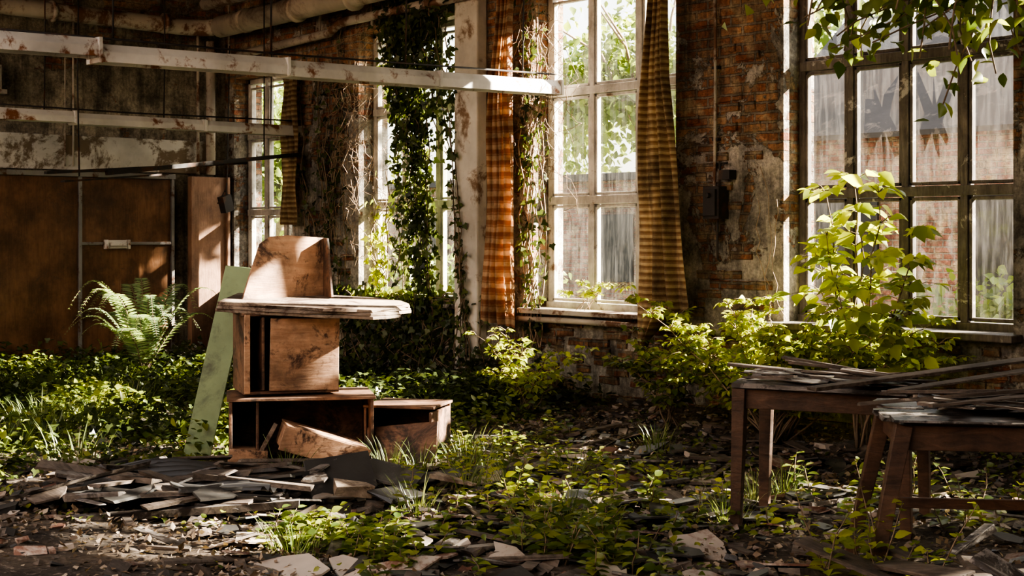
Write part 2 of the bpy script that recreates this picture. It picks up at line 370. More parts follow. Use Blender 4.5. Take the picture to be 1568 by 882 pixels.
for x in np.arange(1.2,9,1.1): mb.tube([(x-.025,-.42,4.13),(x+.025,-.42,4.13)],.145,16)
mb.build('lagged_pipe',M_lag)
mb=MB(); mb.tube([(.1,-.18,3.78),(2.6,-.18,3.86),(2.8,-.18,3.95),(5,-.18,3.98)],.05,10)
for x in np.arange(.4,5,1.): mb.beam((x,-.18,3.85),(x,-.18,4.5),.02,.02)
mb.build('conduit_pipe',M_white2)
mb=MB(); mb.tube([(1.0,-.85,4.3),(8,-.85,4.36),(17.,-.85,4.4)],.07,12); mb.build('rusty_pipe',M_white2)

def trough(name,x,y0,segs,z0,z1,w,h,m):
    e=empty(name); mb=MB(); y=y0; tot=sum(segs); acc=0
    for k,L in enumerate(segs):
        za=z0+(z1-z0)*acc/tot; zb=z0+(z1-z0)*(acc+L)/tot
        dz=random.uniform(-.012,.012); dx=random.uniform(-.02,.02)
        if k==len(segs)-1: dz+=.03
        a=Vector((x+dx,y,za+dz)); b=Vector((x-dx,y-L+.015,zb+dz))
        r=Vector((1,0,0)); u=Vector((0,0,1)); vs=[]
        for p in (a,b):
            for sx,sz in ((-.32,.5),(.32,.5),(.5,.05),(.5,-.5),(.44,-.5),(.40,-.1),(-.40,-.1),(-.44,-.5),(-.5,-.5),(-.5,.05)):
                vs.append(p+r*sx*w+u*sz*h)
        q=10; fs=[(i,(i+1)%q,q+(i+1)%q,q+i) for i in range(q)]+[tuple(range(q-1,-1,-1)),tuple(range(q,2*q))]
        mb.add(vs,fs,0)
        mb.box(((a+b)/2-Vector((0,0,h*.1))),(w*.2,L*.9,h*.35))
        for q in (a,b): mb.box(q,(w*1.06,.03,h*1.08))
        acc+=L; y-=L
    mb.build('housing',m,parent=e,bevel=.004)
    mb=MB(); yy=y0-.4
    while yy>y0-tot:
        mb.tube([(x,yy,z0+h*.4),(x+.02,yy,z0+.9),(x,yy,H-.1)],.008,5); yy-=1.35
    mb.tube([(x+.03,y0,z0+.12),(x+.03,y0-tot*.5,(z0+z1)/2+.10),(x+.03,y0-tot,z1+.12)],.009,5)
    mb.build('hanger_rods',M_dark,parent=e)
trough('fluorescent_light_trough',6.1,-.02,[1.45,1.55,1.6,1.5],2.99,2.91,.21,.135,M_white)
trough('fluorescent_light_trough',1.75,-.02,[1.3,1.5,1.5],2.81,2.80,.18,.12,M_white)
mb=MB(); mb.beam((1.9,-.15,2.53),(2.1,-2.6,2.24),.07,.045); mb.beam((1.75,-.75,2.42),(2.2,-3.3,2.22),.05,.03); mb.beam((2.05,-1.9,2.25),(2.15,-3.1,2.14),.09,.02)
mb.tube([(2.1,-2.9,2.2),(2.1,-2.92,3.2),(2.1,-2.9,4.7)],.008,5); mb.tube([(1.9,-.6,2.5),(1.9,-.6,4.7)],.008,5)
mb.build('fallen_light_bracket',M_dark)
mb=MB(); mb.box((.62,-.35,1.98),(.1,.14,.2),rot=(.3,0,.2)); mb.tube([(.62,-.35,2.05),(.62,-.33,2.35),(.62,-.3,3.9)],.008,5); mb.tube([(.60,-.45,1.98),(.6,-.35,2.14),(.6,-.25,1.98)],.01,5); mb.build('hanging_flood_lamp',M_dark,bevel=.01)
mb=MB(); mb.box((8.13,-.07,1.87),(.17,.13,.27)); mb.box((8.13,-.145,1.87),(.13,.03,.22)); mb.tube([(8.13,-.15,1.93),(8.13,-.19,1.93)],.022,10)
mb.box((8.24,-.05,2.10),(.11,.09,.08)); mb.tube([(8.1,-.05,2.0),(8.11,-.05,2.9),(8.10,-.05,4.3)],.014,6,1); mb.tube([(8.15,-.05,2.0),(8.16,-.05,2.2),(8.24,-.05,2.2)],.01,6)
mb.tube([(8.13,-.05,1.75),(8.13,-.05,1.4),(8.15,-.03,1.38)],.01,6)
for z in (2.4,3.,3.6): mb.box((8.105,-.03,z),(.06,.05,.025))
mb.build('electrical_switch_box',[M_dark,M_white2],bevel=.006)

# ---------------------------------------------------------------- curtains
def curtain(name,prof,y0,folds,amp,zs,mat):
    mb=MB(); nu,nv=90,70; vs=[]
    for j in range(nv+1):
        t=j/nv; xl,xr,zb=prof(t)
        for i in range(nu+1):
            u=i/nu; w=min(1,(xr-xl)/.35)
            ph=2*math.pi*folds*u+1.2*math.sin(3*t+u*2)
            y=y0+amp*math.sin(ph)*(.6+.4*math.sin(t*5+u*7))*w+.02*math.sin(11*t+3*u)
            x=xl+(xr-xl)*u+.012*math.cos(ph*1.0+1)
            z=zs[0]+(zs[1]-zs[0])*t + zb*(u) *t
            vs.append((x,y,z))
    fs=[(j*(nu+1)+i,j*(nu+1)+i+1,(j+1)*(nu+1)+i+1,(j+1)*(nu+1)+i) for j in range(nv) for i in range(nu)]
    mb.add(vs,fs,0,True); return mb.build(name,mat)
def lerp(p,t):
    for k in range(len(p)-1):
        if t<=p[k+1][0]:
            f=(t-p[k][0])/(p[k+1][0]-p[k][0]); return [a+(c-a)*f for a,c in zip(p[k][1:],p[k+1][1:])]
    return p[-1][1:]
curtain('curtain',lambda t:lerp([(0,5.55,5.78,0),(.4,5.42,5.76,0),(.7,5.35,5.82,0),(1,5.32,5.80,-.06)],t),-.26,5,.055,(4.0,.78),M_curtain2)
curtain('curtain',lambda t:lerp([(0,7.58,7.78,0),(.3,7.50,7.80,0),(.55,7.42,7.92,0),(.86,7.44,8.04,.1),(1,7.48,7.62,.50)],t),-.30,4,.08,(4.0,.40),M_curtain)
curtain('curtain',lambda t:lerp([(0,1.58,1.88,0),(.6,1.53,1.90,0),(1,1.56,1.88,0)],t),-.16,3,.04,(3.5,1.72),M_curtain)
mb=MB(); mb.tube([(5.2,-.28,4.02),(8.1,-.3,4.02)],.018,8); mb.box((5.3,-.14,4.02),(.03,.28,.03)); mb.box((8.0,-.14,4.02),(.03,.28,.03)); mb.build('curtain_rail',M_dark)
mb=MB(); mb.tube([(5.7,-.12,.80),(6.6,-.13,.81),(8.4,-.12,.79)],.028,10)
for x in (5.8,6.9,8.2): mb.box((x,-.06,.80),(.04,.14,.05))
mb.build('sill_pipe',M_white2)

# ---------------------------------------------------------------- stacked broken cabinet
e=empty('broken_cabinet_stack',(7.44,-3.70,gz(7.44,-3.7)-.01),CAMROT)
def carcass(mb,c,d,t=.022,rz=0,tilt=0,mi=0):
    M=Matrix.Translation(c)@Matrix.Rotation(rz,4,'Z')@Matrix.Rotation(tilt,4,'Y')
    w,dp,h=d
    mb.box((0,0,t/2),(w,dp,t),mat=M,mi=mi); mb.box((0,0,h-t/2),(w+.03,dp+.02,t),mat=M,mi=mi)
    mb.box((-w/2+t/2,0,h/2),(t,dp,h-2*t),mat=M,mi=mi); mb.box((w/2-t/2,0,h/2),(t,dp,h-2*t),mat=M,mi=mi)
    mb.box((0,dp/2-.006,h/2),(w-2*t,.012,h-2*t),mat=M,mi=mi)
    return M
mb=MB()
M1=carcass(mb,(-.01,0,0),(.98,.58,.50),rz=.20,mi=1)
mb.box((-.30,-.02,.25),(.02,.50,.45),mat=M1,mi=1)
Dm=Matrix.Translation((.16,-.32,.11))@Matrix.Rotation(.26,4,'Z')@Matrix.Rotation(.30,4,'Y')
for c,d in (((0,0,0),(.55,.42,.015)),((0,-.21,.07),(.60,.02,.16)),((0,.2,.07),(.55,.02,.14)),((-.27,0,.07),(.015,.4,.14)),((.27,0,.07),(.015,.4,.14)),((.0,0,.15),(.56,.42,.012))): mb.box(c,d,mat=Dm,mi=0)
mb.box((-.33,-.26,.08),(.26,.20,.14),rot=(0,.1,.2),mi=0)
mb.box((-.2,-.30,.19),(.03,.03,.3),rot=(0,.5,.1),mi=2)
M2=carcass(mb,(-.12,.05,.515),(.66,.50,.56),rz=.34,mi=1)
mb.box((.085,-.262,.27),(.48,.02,.50),rot=(.03,.015,0),mat=M2,mi=0); mb.box((-.20,-.10,.28),(.02,.32,.5),mat=M2,mi=1); mb.box((-.31,-.26,.28),(.04,.02,.54),mat=M2,mi=0)
pts=[(-.50,-.33),(-.3,-.35),(-.1,-.36),(.15,-.35),(.28,-.36),(.38,-.32),(.50,-.30),(.60,-.31),(.68,-.24),(.76,-.12),(.71,.0),(.79,.12),(.70,.26),(.5,.34),(.0,.35),(-.51,.33)]
Ms=Matrix.Translation((-.03,.05,1.085))@Matrix.Rotation(-.10,4,'Z')@Matrix.Rotation(.05,4,'Y')@Matrix.Rotation(.08,4,'X')
for zz,sc in ((0,.0),(.024,.022),(.046,.026)):
    P=[Ms@Vector((x+random.uniform(-sc,sc),y+random.uniform(-sc,sc),zz)) for x,y in pts]; P2=[Ms@Vector((x*(1-sc),y,zz+.022)) for x,y in pts]; n=len(pts)
    mb.add(P+P2,[tuple(range(n-1,-1,-1)),tuple(range(n,2*n))]+[(i,(i+1)%n,n+(i+1)%n,n+i) for i in range(n)],2)
Mt=Matrix.Translation((-.12,.16,1.15))@Matrix.Rotation(.66,4,'Z')@Matrix.Rotation(-.08,4,'X')
bp=[(-.36,0),(.31,0),(.33,.44),(.02,.46),(-.12,.45),(-.2,.40),(-.30,.16)]
n=len(bp); A=[Mt@Vector((x,0,z)) for x,z in bp]; Bq=[Mt@Vector((x,.022,z)) for x,z in bp]
mb.add(A+Bq,[tuple(range(n)),tuple(range(2*n-1,n-1,-1))]+[(i,n+i,n+(i+1)%n,(i+1)%n) for i in range(n)],0)
mb.add([Mt@Vector(p) for p in ((.29,0,0),(.31,0,0),(.33,0,.44),(.31,0,.44),(.24,-.20,0),(.26,-.20,0),(.30,-.10,.43),(.28,-.10,.43))],[(0,1,2,3),(7,6,5,4),(0,3,7,4),(1,5,6,2),(3,2,6,7),(0,4,5,1)],1)
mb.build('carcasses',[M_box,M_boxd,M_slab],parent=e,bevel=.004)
mb=MB()
M3=Matrix.Translation((.74,.10,.0))@Matrix.Rotation(-.25,4,'Z')
for c,d in (((0,0,.01),(.50,.45,.02)),((0,.22,.2),(.50,.02,.42)),((.24,0,.19),(.02,.45,.38)),((-.24,0,.2),(.02,.44,.40)),((.0,.02,.41),(.52,.46,.02))): mb.box(c,d,mat=M3)
mb.box((.05,-.28,.16),(.52,.02,.30),rot=(-.5,-.12,0),mat=M3)
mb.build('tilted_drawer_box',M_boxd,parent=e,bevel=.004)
g=MB(); g.add([(-.86,.12,.02),(-.66,.08,.0),(-.40,.30,1.34),(-.60,.34,1.36),(-.86,.14,.02),(-.66,.10,.0),(-.40,.32,1.34),(-.60,.36,1.36)],[(0,1,2,3),(7,6,5,4),(0,4,5,1),(1,5,6,2),(2,6,7,3),(3,7,4,0)])
g.build('leaning_green_board',M_green,loc=(7.44,-3.70,.02),rotz=CAMROT,bevel=.003)

# ---------------------------------------------------------------- debris piles
def corr(mb,c,L,W,rot,mi,mat,waves=7,amp=.018,bend=.05):
    R=Euler(rot).to_matrix(); nu,nv=waves*8,6; vs=[]
    for j in range(nv+1):
        for i in range(nu+1):
            u=i/nu;v=j/nv; p=Vector(((v-.5)*L+.03*math.sin(u*9),(u-.5)*W,amp*math.sin(u*waves*6.283)+bend*math.sin(v*3.14)+.02*math.sin(v*7+u*5)))
            vs.append(mat@(Vector(c)+R@p))
    mb.add(vs,[(j*(nu+1)+i,j*(nu+1)+i+1,(j+1)*(nu+1)+i+1,(j+1)*(nu+1)+i) for j in range(nv) for i in range(nu)],mi,True)
mb=MB()
base=Matrix.Translation((8.27,-4.95,.0))@Matrix.Rotation(CAMROT,4,'Z')
corr(mb,(-.25,.15,.10),.95,.5,(.12,.03,.15),1,base)
corr(mb,(.1,-.12,.08),.75,.4,(-.05,-.08,-.2),1,base,6)
corr(mb,(-.55,-.2,.06),.6,.35,(.06,.1,.5),1,base,5)
for k in range(56):
    L=random.uniform(.25,1.1); mb.box((random.uniform(-.8,.55),random.uniform(-.5,.65),.05+k*.002),(L,random.uniform(.03,.12),.018),rot=(random.uniform(-.2,.2),random.uniform(-.16,.16),random.gauss(0,.5)),mat=base,mi=random.choice((0,0,1,2)),jit=.012)
for k in range(36): 
    c=base@Vector((random.uniform(-.8,.7),random.uniform(-.5,.6),.08+.002*k)); mb.shard(c,random.uniform(.06,.18),.012,(random.uniform(-.4,.4),random.uniform(-.4,.4),random.uniform(0,6)),mi=random.choice((0,1,1,2)))
mb.box((.05,-.6,.05),(1.25,.05,.05),rot=(0,-.05,.12),mat=base,mi=2,jit=.008)
mb.build('plank_pile',[M_plank,M_slate,M_tbltop],bevel=0)
mb=MB()
b2=Matrix.Translation((8.65,-4.2,.03))@Matrix.Rotation(CAMROT,4,'Z')
for c,d,r,m in (((0,0,.10),(.40,.36,.012),(.5,-.12,.25),0),((.3,.12,.08),(.36,.28,.012),(.2,.2,-.2),0),((.55,.2,.05),(.45,.22,.012),(.1,-.1,.4),0),((.1,-.25,.05),(.22,.16,.06),(.1,.1,.3),1),((.7,.05,.05),(.3,.08,.02),(0,.1,-.5),1),((.38,-.3,.03),(.3,.22,.015),(.08,0,.8),0)):
    mb.box(c,d,rot=r,mat=b2,mi=m,jit=.012)
mb.build('broken_slate_sheets',[M_slate,M_slab],bevel=.002)
mb=MB()
cnt=0
while cnt<4200:
    x=random.uniform(6,14.2); y=random.uniform(-6.4,-.1)
    if noise.noise((x*.8,y*.8,3))<random.uniform(-.5,.2): continue
    if (x-7.44)**2+(y+3.7)**2<.5: continue
    s=random.choice((.015,.02,.03,.03,.04,.06)) ; cnt+=1
    mb.box((x,y,gz(x,y)+s*.2),(s*random.uniform(.8,2.6),s*random.uniform(.8,1.6),s*random.uniform(.25,.7)),rot=(random.uniform(-.4,.4),random.uniform(-.4,.4),random.uniform(0,3)),jit=s*.2,mi=random.choice((0,1,1,2)))
for k in range(200):
    x=random.uniform(7.5,13.6); y=random.uniform(-5.8,-.6)
    mb.box((x,y,gz(x,y)+.03),(random.uniform(.15,.6),random.uniform(.015,.08),.015),rot=(random.uniform(-.1,.1),random.uniform(-.15,.15),random.uniform(0,3)),mi=random.choice((1,1,1,3)),jit=.006)
for k in range(230):
    x=random.uniform(8.0,13.); y=random.uniform(-5.6,-1.0)
    mb.shard((x,y,gz(x,y)+.03),random.uniform(.05,.16),.01,(random.uniform(-.25,.25),random.uniform(-.25,.25),random.uniform(0,3)),mi=random.choice((0,0,2,2,3,1)),asp=random.uniform(1,1.7))
mb.build('floor_rubble',[M_rubble,M_plank,M_slate,M_tbltop])
mb=MB()
for k in range(26):
    x=random.gauss(12.9,.4); y=random.gauss(-4.0,.3)
    mb.box((x,y,gz(x,y)+.05+.008*k),(random.uniform(.3,.9),random.uniform(.03,.14),.02),rot=(random.uniform(-.15,.15),random.uniform(-.3,.3),random.uniform(0,3)),mi=(0,0,1)[k%3],jit=.012)
mb.build('broken_board_heap',[M_plank,M_tbltop],bevel=.002)

# ---------------------------------------------------------------- tables
def table(loc,rz,w,d,h,splay,seed):
    random.seed(seed); e=empty('old_wooden_table',loc,rz)
    mb=MB(); nb=5; bw=d/nb
    for k in range(nb):
        L=w+random.uniform(-.12,.06); mb.box((random.uniform(-.03,.03),-d/2+bw*(k+.5),h-.0125+random.uniform(-.006,.008)),(L,bw-.008,.022),rot=(random.uniform(-.06,.06),random.uniform(-.03,.03),random.uniform(-.03,.03)),jit=.008)
    for k in range(20):
        mb.shard((random.uniform(-w*.42,w*.42),random.uniform(-d*.38,d*.38),h+.012+k*.002),random.uniform(.06,.2),.006,(random.uniform(-.16,.16),random.uniform(-.16,.16),random.uniform(-.8,.8)),asp=random.uniform(1,1.8))
    for k in range(16):
        mb.box((random.uniform(-w*.3,w*.3),random.uniform(-d*.4,d*.4),h+.03+k*.003),(random.uniform(.25,.8),random.uniform(.015,.05),.012),rot=(random.uniform(-.1,.1),random.uniform(-.10,.10),random.gauss(.1,.4)),jit=.005,mi=1)
    mb.build('table_top',[M_tbltop,M_plank],parent=e,bevel=0)
    mb=MB(); ix,iy=w/2-.07,d/2-.07
    for sy in (-1,1): mb.box((0,sy*iy,h-.085),(w-.12,.022,.11),jit=.003)
    for sx in (-1,1): mb.box((sx*ix,0,h-.085),(.022,d-.12,.11),jit=.003)
    mb.build('apron',M_tbl,parent=e,bevel=.003)
    mb=MB()
    for sx in (-1,1):
        for sy in (-1,1):
            mb.beam((sx*(ix+splay[0]),sy*(iy+splay[1]),-.04),(sx*ix,sy*iy,h-.03),.055,.055,w2=.075,h2=.075)
    if splay[0]>0.05: mb.box((0,iy+splay[1]*.6,.3),(w-.1,.03,.05))
    mb.build('legs',M_tbl,parent=e,bevel=.004)
table((11.20,-2.68,.0),CAMROT-.45,1.02,.68,.79,(.02,.01),3)
table((12.50,-3.26,.0),CAMROT-.12,1.0,.74,.79,(.17,.09),5)
random.seed(21)
mb=MB()
m=Matrix.Translation((11.80,-2.62,.86))@Matrix.Rotation(CAMROT,4,'Z')
mb.box((0,0,.02),(1.4,.12,.02),rot=(0,-.10,.25),mat=m,jit=.006); mb.box((.2,-.12,.0),(1.1,.09,.015),rot=(0,-.08,.42),mat=m,jit=.006)
mb.build('loose_board',M_plank,bevel=.003)

# ---------------------------------------------------------------- vegetation
def groundcover(name,n,xr,yr,dens,size,hmax,tmpl,mat):
    P=[];
    while len(P)<n:
        x=random.uniform(*xr); y=random.uniform(*yr)
        q=dens(x,y)
        if random.random()>q: continue
        P.append((x,y,gz(x,y)+random.random()**1.5*hmax*(.35+q)))
    P=np.array(P); N=len(P)
    return leaves(name,P,rdir(N,.15,1)*np.array([1,1,.4]),rdir(N,1.6,.7),rng.uniform(size[0],size[1],N),tmpl,mat)
def box_clear(x,y):
    return (x-7.44)**2+(y+3.7)**2>.45
def d_left(x,y):
    if not box_clear(x,y): return 0
    v=noise.noise((x*.8,y*.8,1))+.7*noise.noise((x*2.4,y*2.4,4))
    q=.55+1.3*v
    q*= 1.0 if x<6.0 else max(0,1-(x-6.0)/1.2)
    if y<-4.9 and x>5.5: q*=.3
    return max(0,min(1,q))
groundcover('ivy_ground_cover',29000,(.15,7.2),(-6.5,-.1),d_left,(.04,.08),.24,T_IVY,M_ivy)
groundcover('ivy_ground_cover',7000,(.6,7.0),(-5.4,-.6),lambda x,y:max(0,min(1,.1+1.6*noise.noise((x*.9,y*.9,8))))*(1 if box_clear(x,y) else 0),(.04,.08),.30,T_OVATE,M_mid)
def d_mid(x,y):
    if not box_clear(x,y): return 0
    v=noise.noise((x*1.3,y*1.3,21))+.6*noise.noise((x*3,y*3,2))
    return max(0,min(1,-.08+v*1.7))
groundcover('ground_weeds',3000,(6.3,13),(-5.9,-.3),d_mid,(.025,.055),.09,T_OVATE,M_mid)
groundcover('dry_leaf_litter',20000,(3.5,14),(-6.5,-.1),lambda x,y:.6+noise.noise((x,y,7)),(.02,.055),.035,T_SIMPLE,M_dry)

def weed_patch(name,centers,mat,hs=(.12,.3),ls=(.05,.09),nl=12,tmpl=T_OVATE):
    e=empty(name); mb=MB(); P=[];A=[];Nn=[];Z=[]
    for (cx,cy) in centers:
        h=random.uniform(*hs); lean=Vector((random.uniform(-.4,.4),random.uniform(-.4,.4),1))
        z0=gz(cx,cy); pts=[]
        for t in (0,.33,.66,1): pts.append(Vector((cx,cy,z0-.02))+lean*h*t+Vector((random.uniform(-.01,.01),random.uniform(-.01,.01),-.15*h*t*t)))
        mb.tube(pts,[.004,.0035,.003,.002],4)
        for k in range(nl):
            t=.2+.8*k/(nl-1); i=min(2,int(t*3)); p=pts[i].lerp(pts[i+1],t*3-i)
            a=k*2.4+random.uniform(-.4,.4); ds=Vector((math.cos(a),math.sin(a),random.uniform(-.1,.5)))
            P.append(p+ds*.01);A.append(ds);Nn.append((random.gauss(0,.35),random.gauss(0,.35),1));Z.append(random.uniform(*ls)*(1.15-.4*t))
    mb.build(name+'_stems',M_twig,parent=e); leaves(name+'_leaves',np.array(P),np.array(A),np.array(Nn),np.array(Z),tmpl,mat,parent=e)
def gaussc(cx,cy,sx,sy,n): return [(random.gauss(cx,sx),random.gauss(cy,sy)) for _ in range(n)]
weed_patch('nettle_patch',gaussc(9.95,-4.98,.28,.16,62),M_mid,hs=(.1,.22))
weed_patch('nettle_patch',gaussc(10.4,-3.95,.45,.4,52),M_mid,hs=(.1,.24))
weed_patch('nettle_patch',gaussc(10.95,-4.35,.25,.18,34),M_mid)
weed_patch('nettle_patch',gaussc(8.4,-2.5,.5,.4,40),M_mid,hs=(.1,.22))
weed_patch('nettle_patch',gaussc(9.6,-3.3,.55,.4,30),M_bright,hs=(.12,.3))
weed_patch('nettle_patch',gaussc(12.35,-3.95,.16,.10,12),M_bright,hs=(.3,.6),nl=16)
weed_patch('nettle_patch',gaussc(11.4,-2.0,.4,.25,22),M_mid,hs=(.2,.4))

def shrub(name,base,stems,mat,leafsize,per,tmpl=T_OVATE,bark=M_twig,spread=.25,twig=4,r0=.012):
    e=empty(name); mb=MB(); P=[];A=[];Nn=[];Z=[]
    for tip in stems:
        b=Vector(base)+Vector((random.uniform(-.08,.08),random.uniform(-.08,.08),0)); tip=Vector(tip); n=7; pts=[]
        for k in range(n+1):
            t=k/n; p=b.lerp(tip,t); p+=Vector((math.sin(t*3.1)*.06*random.uniform(-1,1),random.uniform(-.02,.02),.10*math.sin(t*3.14))); pts.append(p)
        mb.tube(pts,[r0*(1-.75*k/n) for k in range(n+1)],5)
        for k in range(2,n+1):
            for q in range(twig):
                a=random.uniform(0,6.28); L=random.uniform(.4,1)*spread*(1.1-.5*k/n)
                dv=Vector((math.cos(a),math.sin(a),random.uniform(.1,.7))).normalized()
                p0=pts[k]; p1=p0+dv*L; p1.z-=.1*L
                mb.tube([p0,p0.lerp(p1,.5)+Vector((0,0,.02)),p1],[.004,.003,.0015],4)
                for j in range(per):
                    t=.3+.7*j/max(1,per-1); pp=p0.lerp(p1,t); sd=dv.cross(Vector((0,0,1))).normalized()*(1 if j%2 else -1)
                    if j==per-1: sd=Vector((0,0,0))
                    ax=sd*.9+dv*.6+Vector((0,0,random.uniform(-.9,.0)))
                    P.append(pp);A.append(ax);Nn.append((random.gauss(0,.5),random.gauss(-.3,.5),1));Z.append(leafsize*random.uniform(.6,1.2))
    mb.build(name+'_stems',bark,parent=e); leaves(name+'_leaves',np.array(P),np.array(A),np.array(Nn),np.array(Z),tmpl,mat,parent=e)
shrub('elder_shrub',(9.95,-.60,.05),[(9.85,-.55,2.0),(9.55,-.5,1.9),(10.15,-.7,1.9),(9.4,-.45,1.5),(10.5,-.8,1.6),(10.4,-.65,1.25),(9.95,-.9,1.2),(9.7,-.7,1.6),(10.0,-.7,1.6)],M_bright,.135,4,spread=.36,twig=3)
st=[(random.uniform(7.9,10.5),random.uniform(-1.05,-.3),random.uniform(.55,1.15)) for _ in range(44)]
shrub('bramble_bush',(9.2,-.65,.05),st,M_bright,.058,7,spread=.24,twig=5,r0=.008)
st=[(random.uniform(7.7,8.6),random.uniform(-1.1,-.5),random.uniform(.35,.8)) for _ in range(8)]
shrub('bramble_bush',(8.2,-.7,.05),st,M_mid,.06,5,spread=.2,twig=3,r0=.007)
st=[(random.uniform(6.0,7.3),random.uniform(-1.2,-.45),random.uniform(.35,.75)) for _ in range(14)]
shrub('wild_seedling_bush',(6.6,-.8,.05),st,M_bright,.06,4,spread=.2,twig=2,r0=.006)
st=[(13.0+random.uniform(-.4,.4),-2.0+random.uniform(-.4,.3),random.uniform(.7,1.9)) for _ in range(11)]
shrub('sapling',(13.1,-1.9,.05),st,M_bright,.09,5,spread=.24,twig=2,r0=.009)
st=[(random.uniform(5.9,7.1),random.uniform(.02,.12),random.uniform(.98,1.18)) for _ in range(6)]
shrub('sill_seedling',(6.5,.03,.9),st,M_bright,.06,4,spread=.1,twig=1,r0=.004)

def vines(name,paths,mat,ls,step,bark=M_twig,rad=.006,off=.05,tmpl=T_IVY,nrm=(0,-1,.3),drop=.0):
    e=empty(name); mb=MB(); P=[];A=[];Nn=[];Z=[]
    for pts in paths:
        pts=[Vector(p) for p in pts]; mb.tube(pts,rad,4,cap=False)
        if not step: continue
        for k in range(len(pts)-1):
            L=(pts[k+1]-pts[k]).length; m=max(1,int(L/step))
            for q in range(m):
                if random.random()<drop: continue
                p=pts[k].lerp(pts[k+1],(q+random.random())/m)+Vector((random.gauss(0,off),random.gauss(0,off*.6),random.gauss(0,off)))
                P.append(p); A.append((random.gauss(0,.7),random.gauss(-.2,.4),random.gauss(-.5,.5))); Nn.append((nrm[0]+random.gauss(0,.5),nrm[1]+random.gauss(0,.4),nrm[2]+random.gauss(0,.5))); Z.append(random.uniform(*ls))
    mb.build(name+'_stems',bark,parent=e)
    if P: leaves(name+'_leaves',np.array(P),np.array(A),np.array(Nn),np.array(Z),tmpl,mat,parent=e)
def walk(p0,p1,n,j,fl=None):
    p0=Vector(p0);p1=Vector(p1);out=[];o=Vector((0,0,0))
    for k in range(n+1):
        o+=Vector((random.gauss(0,j),random.gauss(0,j*.3),random.gauss(0,j*.5))); o*=.85
        out.append(p0.lerp(p1,k/n)+o)
    return out
paths=[]
for k in range(17):
    xa=random.gauss(4.0,.18); paths.append(walk((xa,-.16,4.4),(xa+random.uniform(-.1,.45),-.14,random.choice((.6,.9,1.2,1.6,2.4))),16,.05))
for k in range(9): 
    xa=random.uniform(3.7,4.6); paths.append(walk((xa,-.16,4.4),(xa+.1,-.14,random.uniform(2.3,3.3)),12,.05))
for k in range(9): paths.append(walk((random.uniform(3.4,4.0),-.16,4.4),(random.uniform(3.4,3.9),-.12,random.uniform(2.8,3.6)),10,.05))
vines('climbing_ivy',paths,M_ivy,(.05,.10),.019,off=.06)
paths=[walk((random.uniform(4.75,4.95),-.19,random.uniform(1.4,2.8)),(random.uniform(4.75,5.1),-.19,.2),14,.03) for _ in range(6)]
vines('climbing_ivy',paths,M_ivy,(.05,.08),.06,off=.035)
paths=[walk((random.uniform(1.7,2.85),-.08,random.uniform(2.4,4.3)),(random.uniform(1.9,2.9),-.07,.3),14,.05) for _ in range(12)]
vines('climbing_ivy',paths,M_ivy,(.05,.08),.065,off=.045)
paths=[walk((random.uniform(3.,3.6),.1,random.uniform(1.3,2.3)),(random.uniform(3,3.6),.02,.9),10,.05) for _ in range(10)]
vines('climbing_ivy',paths,M_bright,(.05,.10),.045,off=.06)
paths=[walk((random.uniform(2.2,5.6),-.1,random.uniform(.85,1.05)),(random.uniform(2.2,5.8),-.2,.05),10,.05) for _ in range(48)]
vines('trailing_ivy',paths,M_ivy,(.05,.09),.042,off=.06)
paths=[walk((random.uniform(2.4,4.8),-.12,.95),(random.uniform(2.8,4.9),-.16,.92),10,.04) for _ in range(14)]
vines('trailing_ivy',paths,M_mid,(.05,.09),.03,off=.06)
paths=[walk((random.uniform(5.75,6.0),-.10,random.uniform(3,4.2)),(random.uniform(5.7,6.0),-.10,.5),18,.05) for _ in range(11)]
vines('climbing_creeper',paths,M_ivy,(.05,.085),.07,off=.05,bark=M_twigp)
paths=[]
for k in range(56):
    x=random.uniform(2.6,3.35); z=random.uniform(2.0,4.4); paths.append(walk((x,-.08,z),(x+random.uniform(-.3,.3),-.09,z-random.uniform(.4,1.2)),16,.10))
for k in range(34):
    x=random.uniform(5.7,6.1); z=random.uniform(2.6,4.4); paths.append(walk((x,-.08,z),(x+random.uniform(-.2,.3),-.09,z-random.uniform(.6,1.3)),14,.09))
for k in range(3): paths.append(walk((8.6+random.uniform(-.1,.2),-.1,random.uniform(1.6,2.4)),(8.9,-.1,.5),14,.05))
vines('dead_vines',paths,M_dry,(.03,.05),0,bark=M_twigp,rad=.0028)
paths=[]
for k in range(34):
    x=random.uniform(10.3,12.8); y=random.uniform(-2.3,-.6); z=4.25
    paths.append(walk((x,y,z),(x+random.uniform(-.5,.3),y+random.uniform(-.2,.2),random.uniform(2.5,3.3)),9,.07))
for k in range(10): paths.append(walk((11.9+random.uniform(-.3,.3),-.2,3.9),(10.9+random.uniform(-.8,.8),-1.8,random.uniform(2.7,3.2)),10,.06))
vines('overhanging_creeper',paths,M_mid,(.08,.13),.042,off=.09,tmpl=T_OVATE,nrm=(0,0,1))

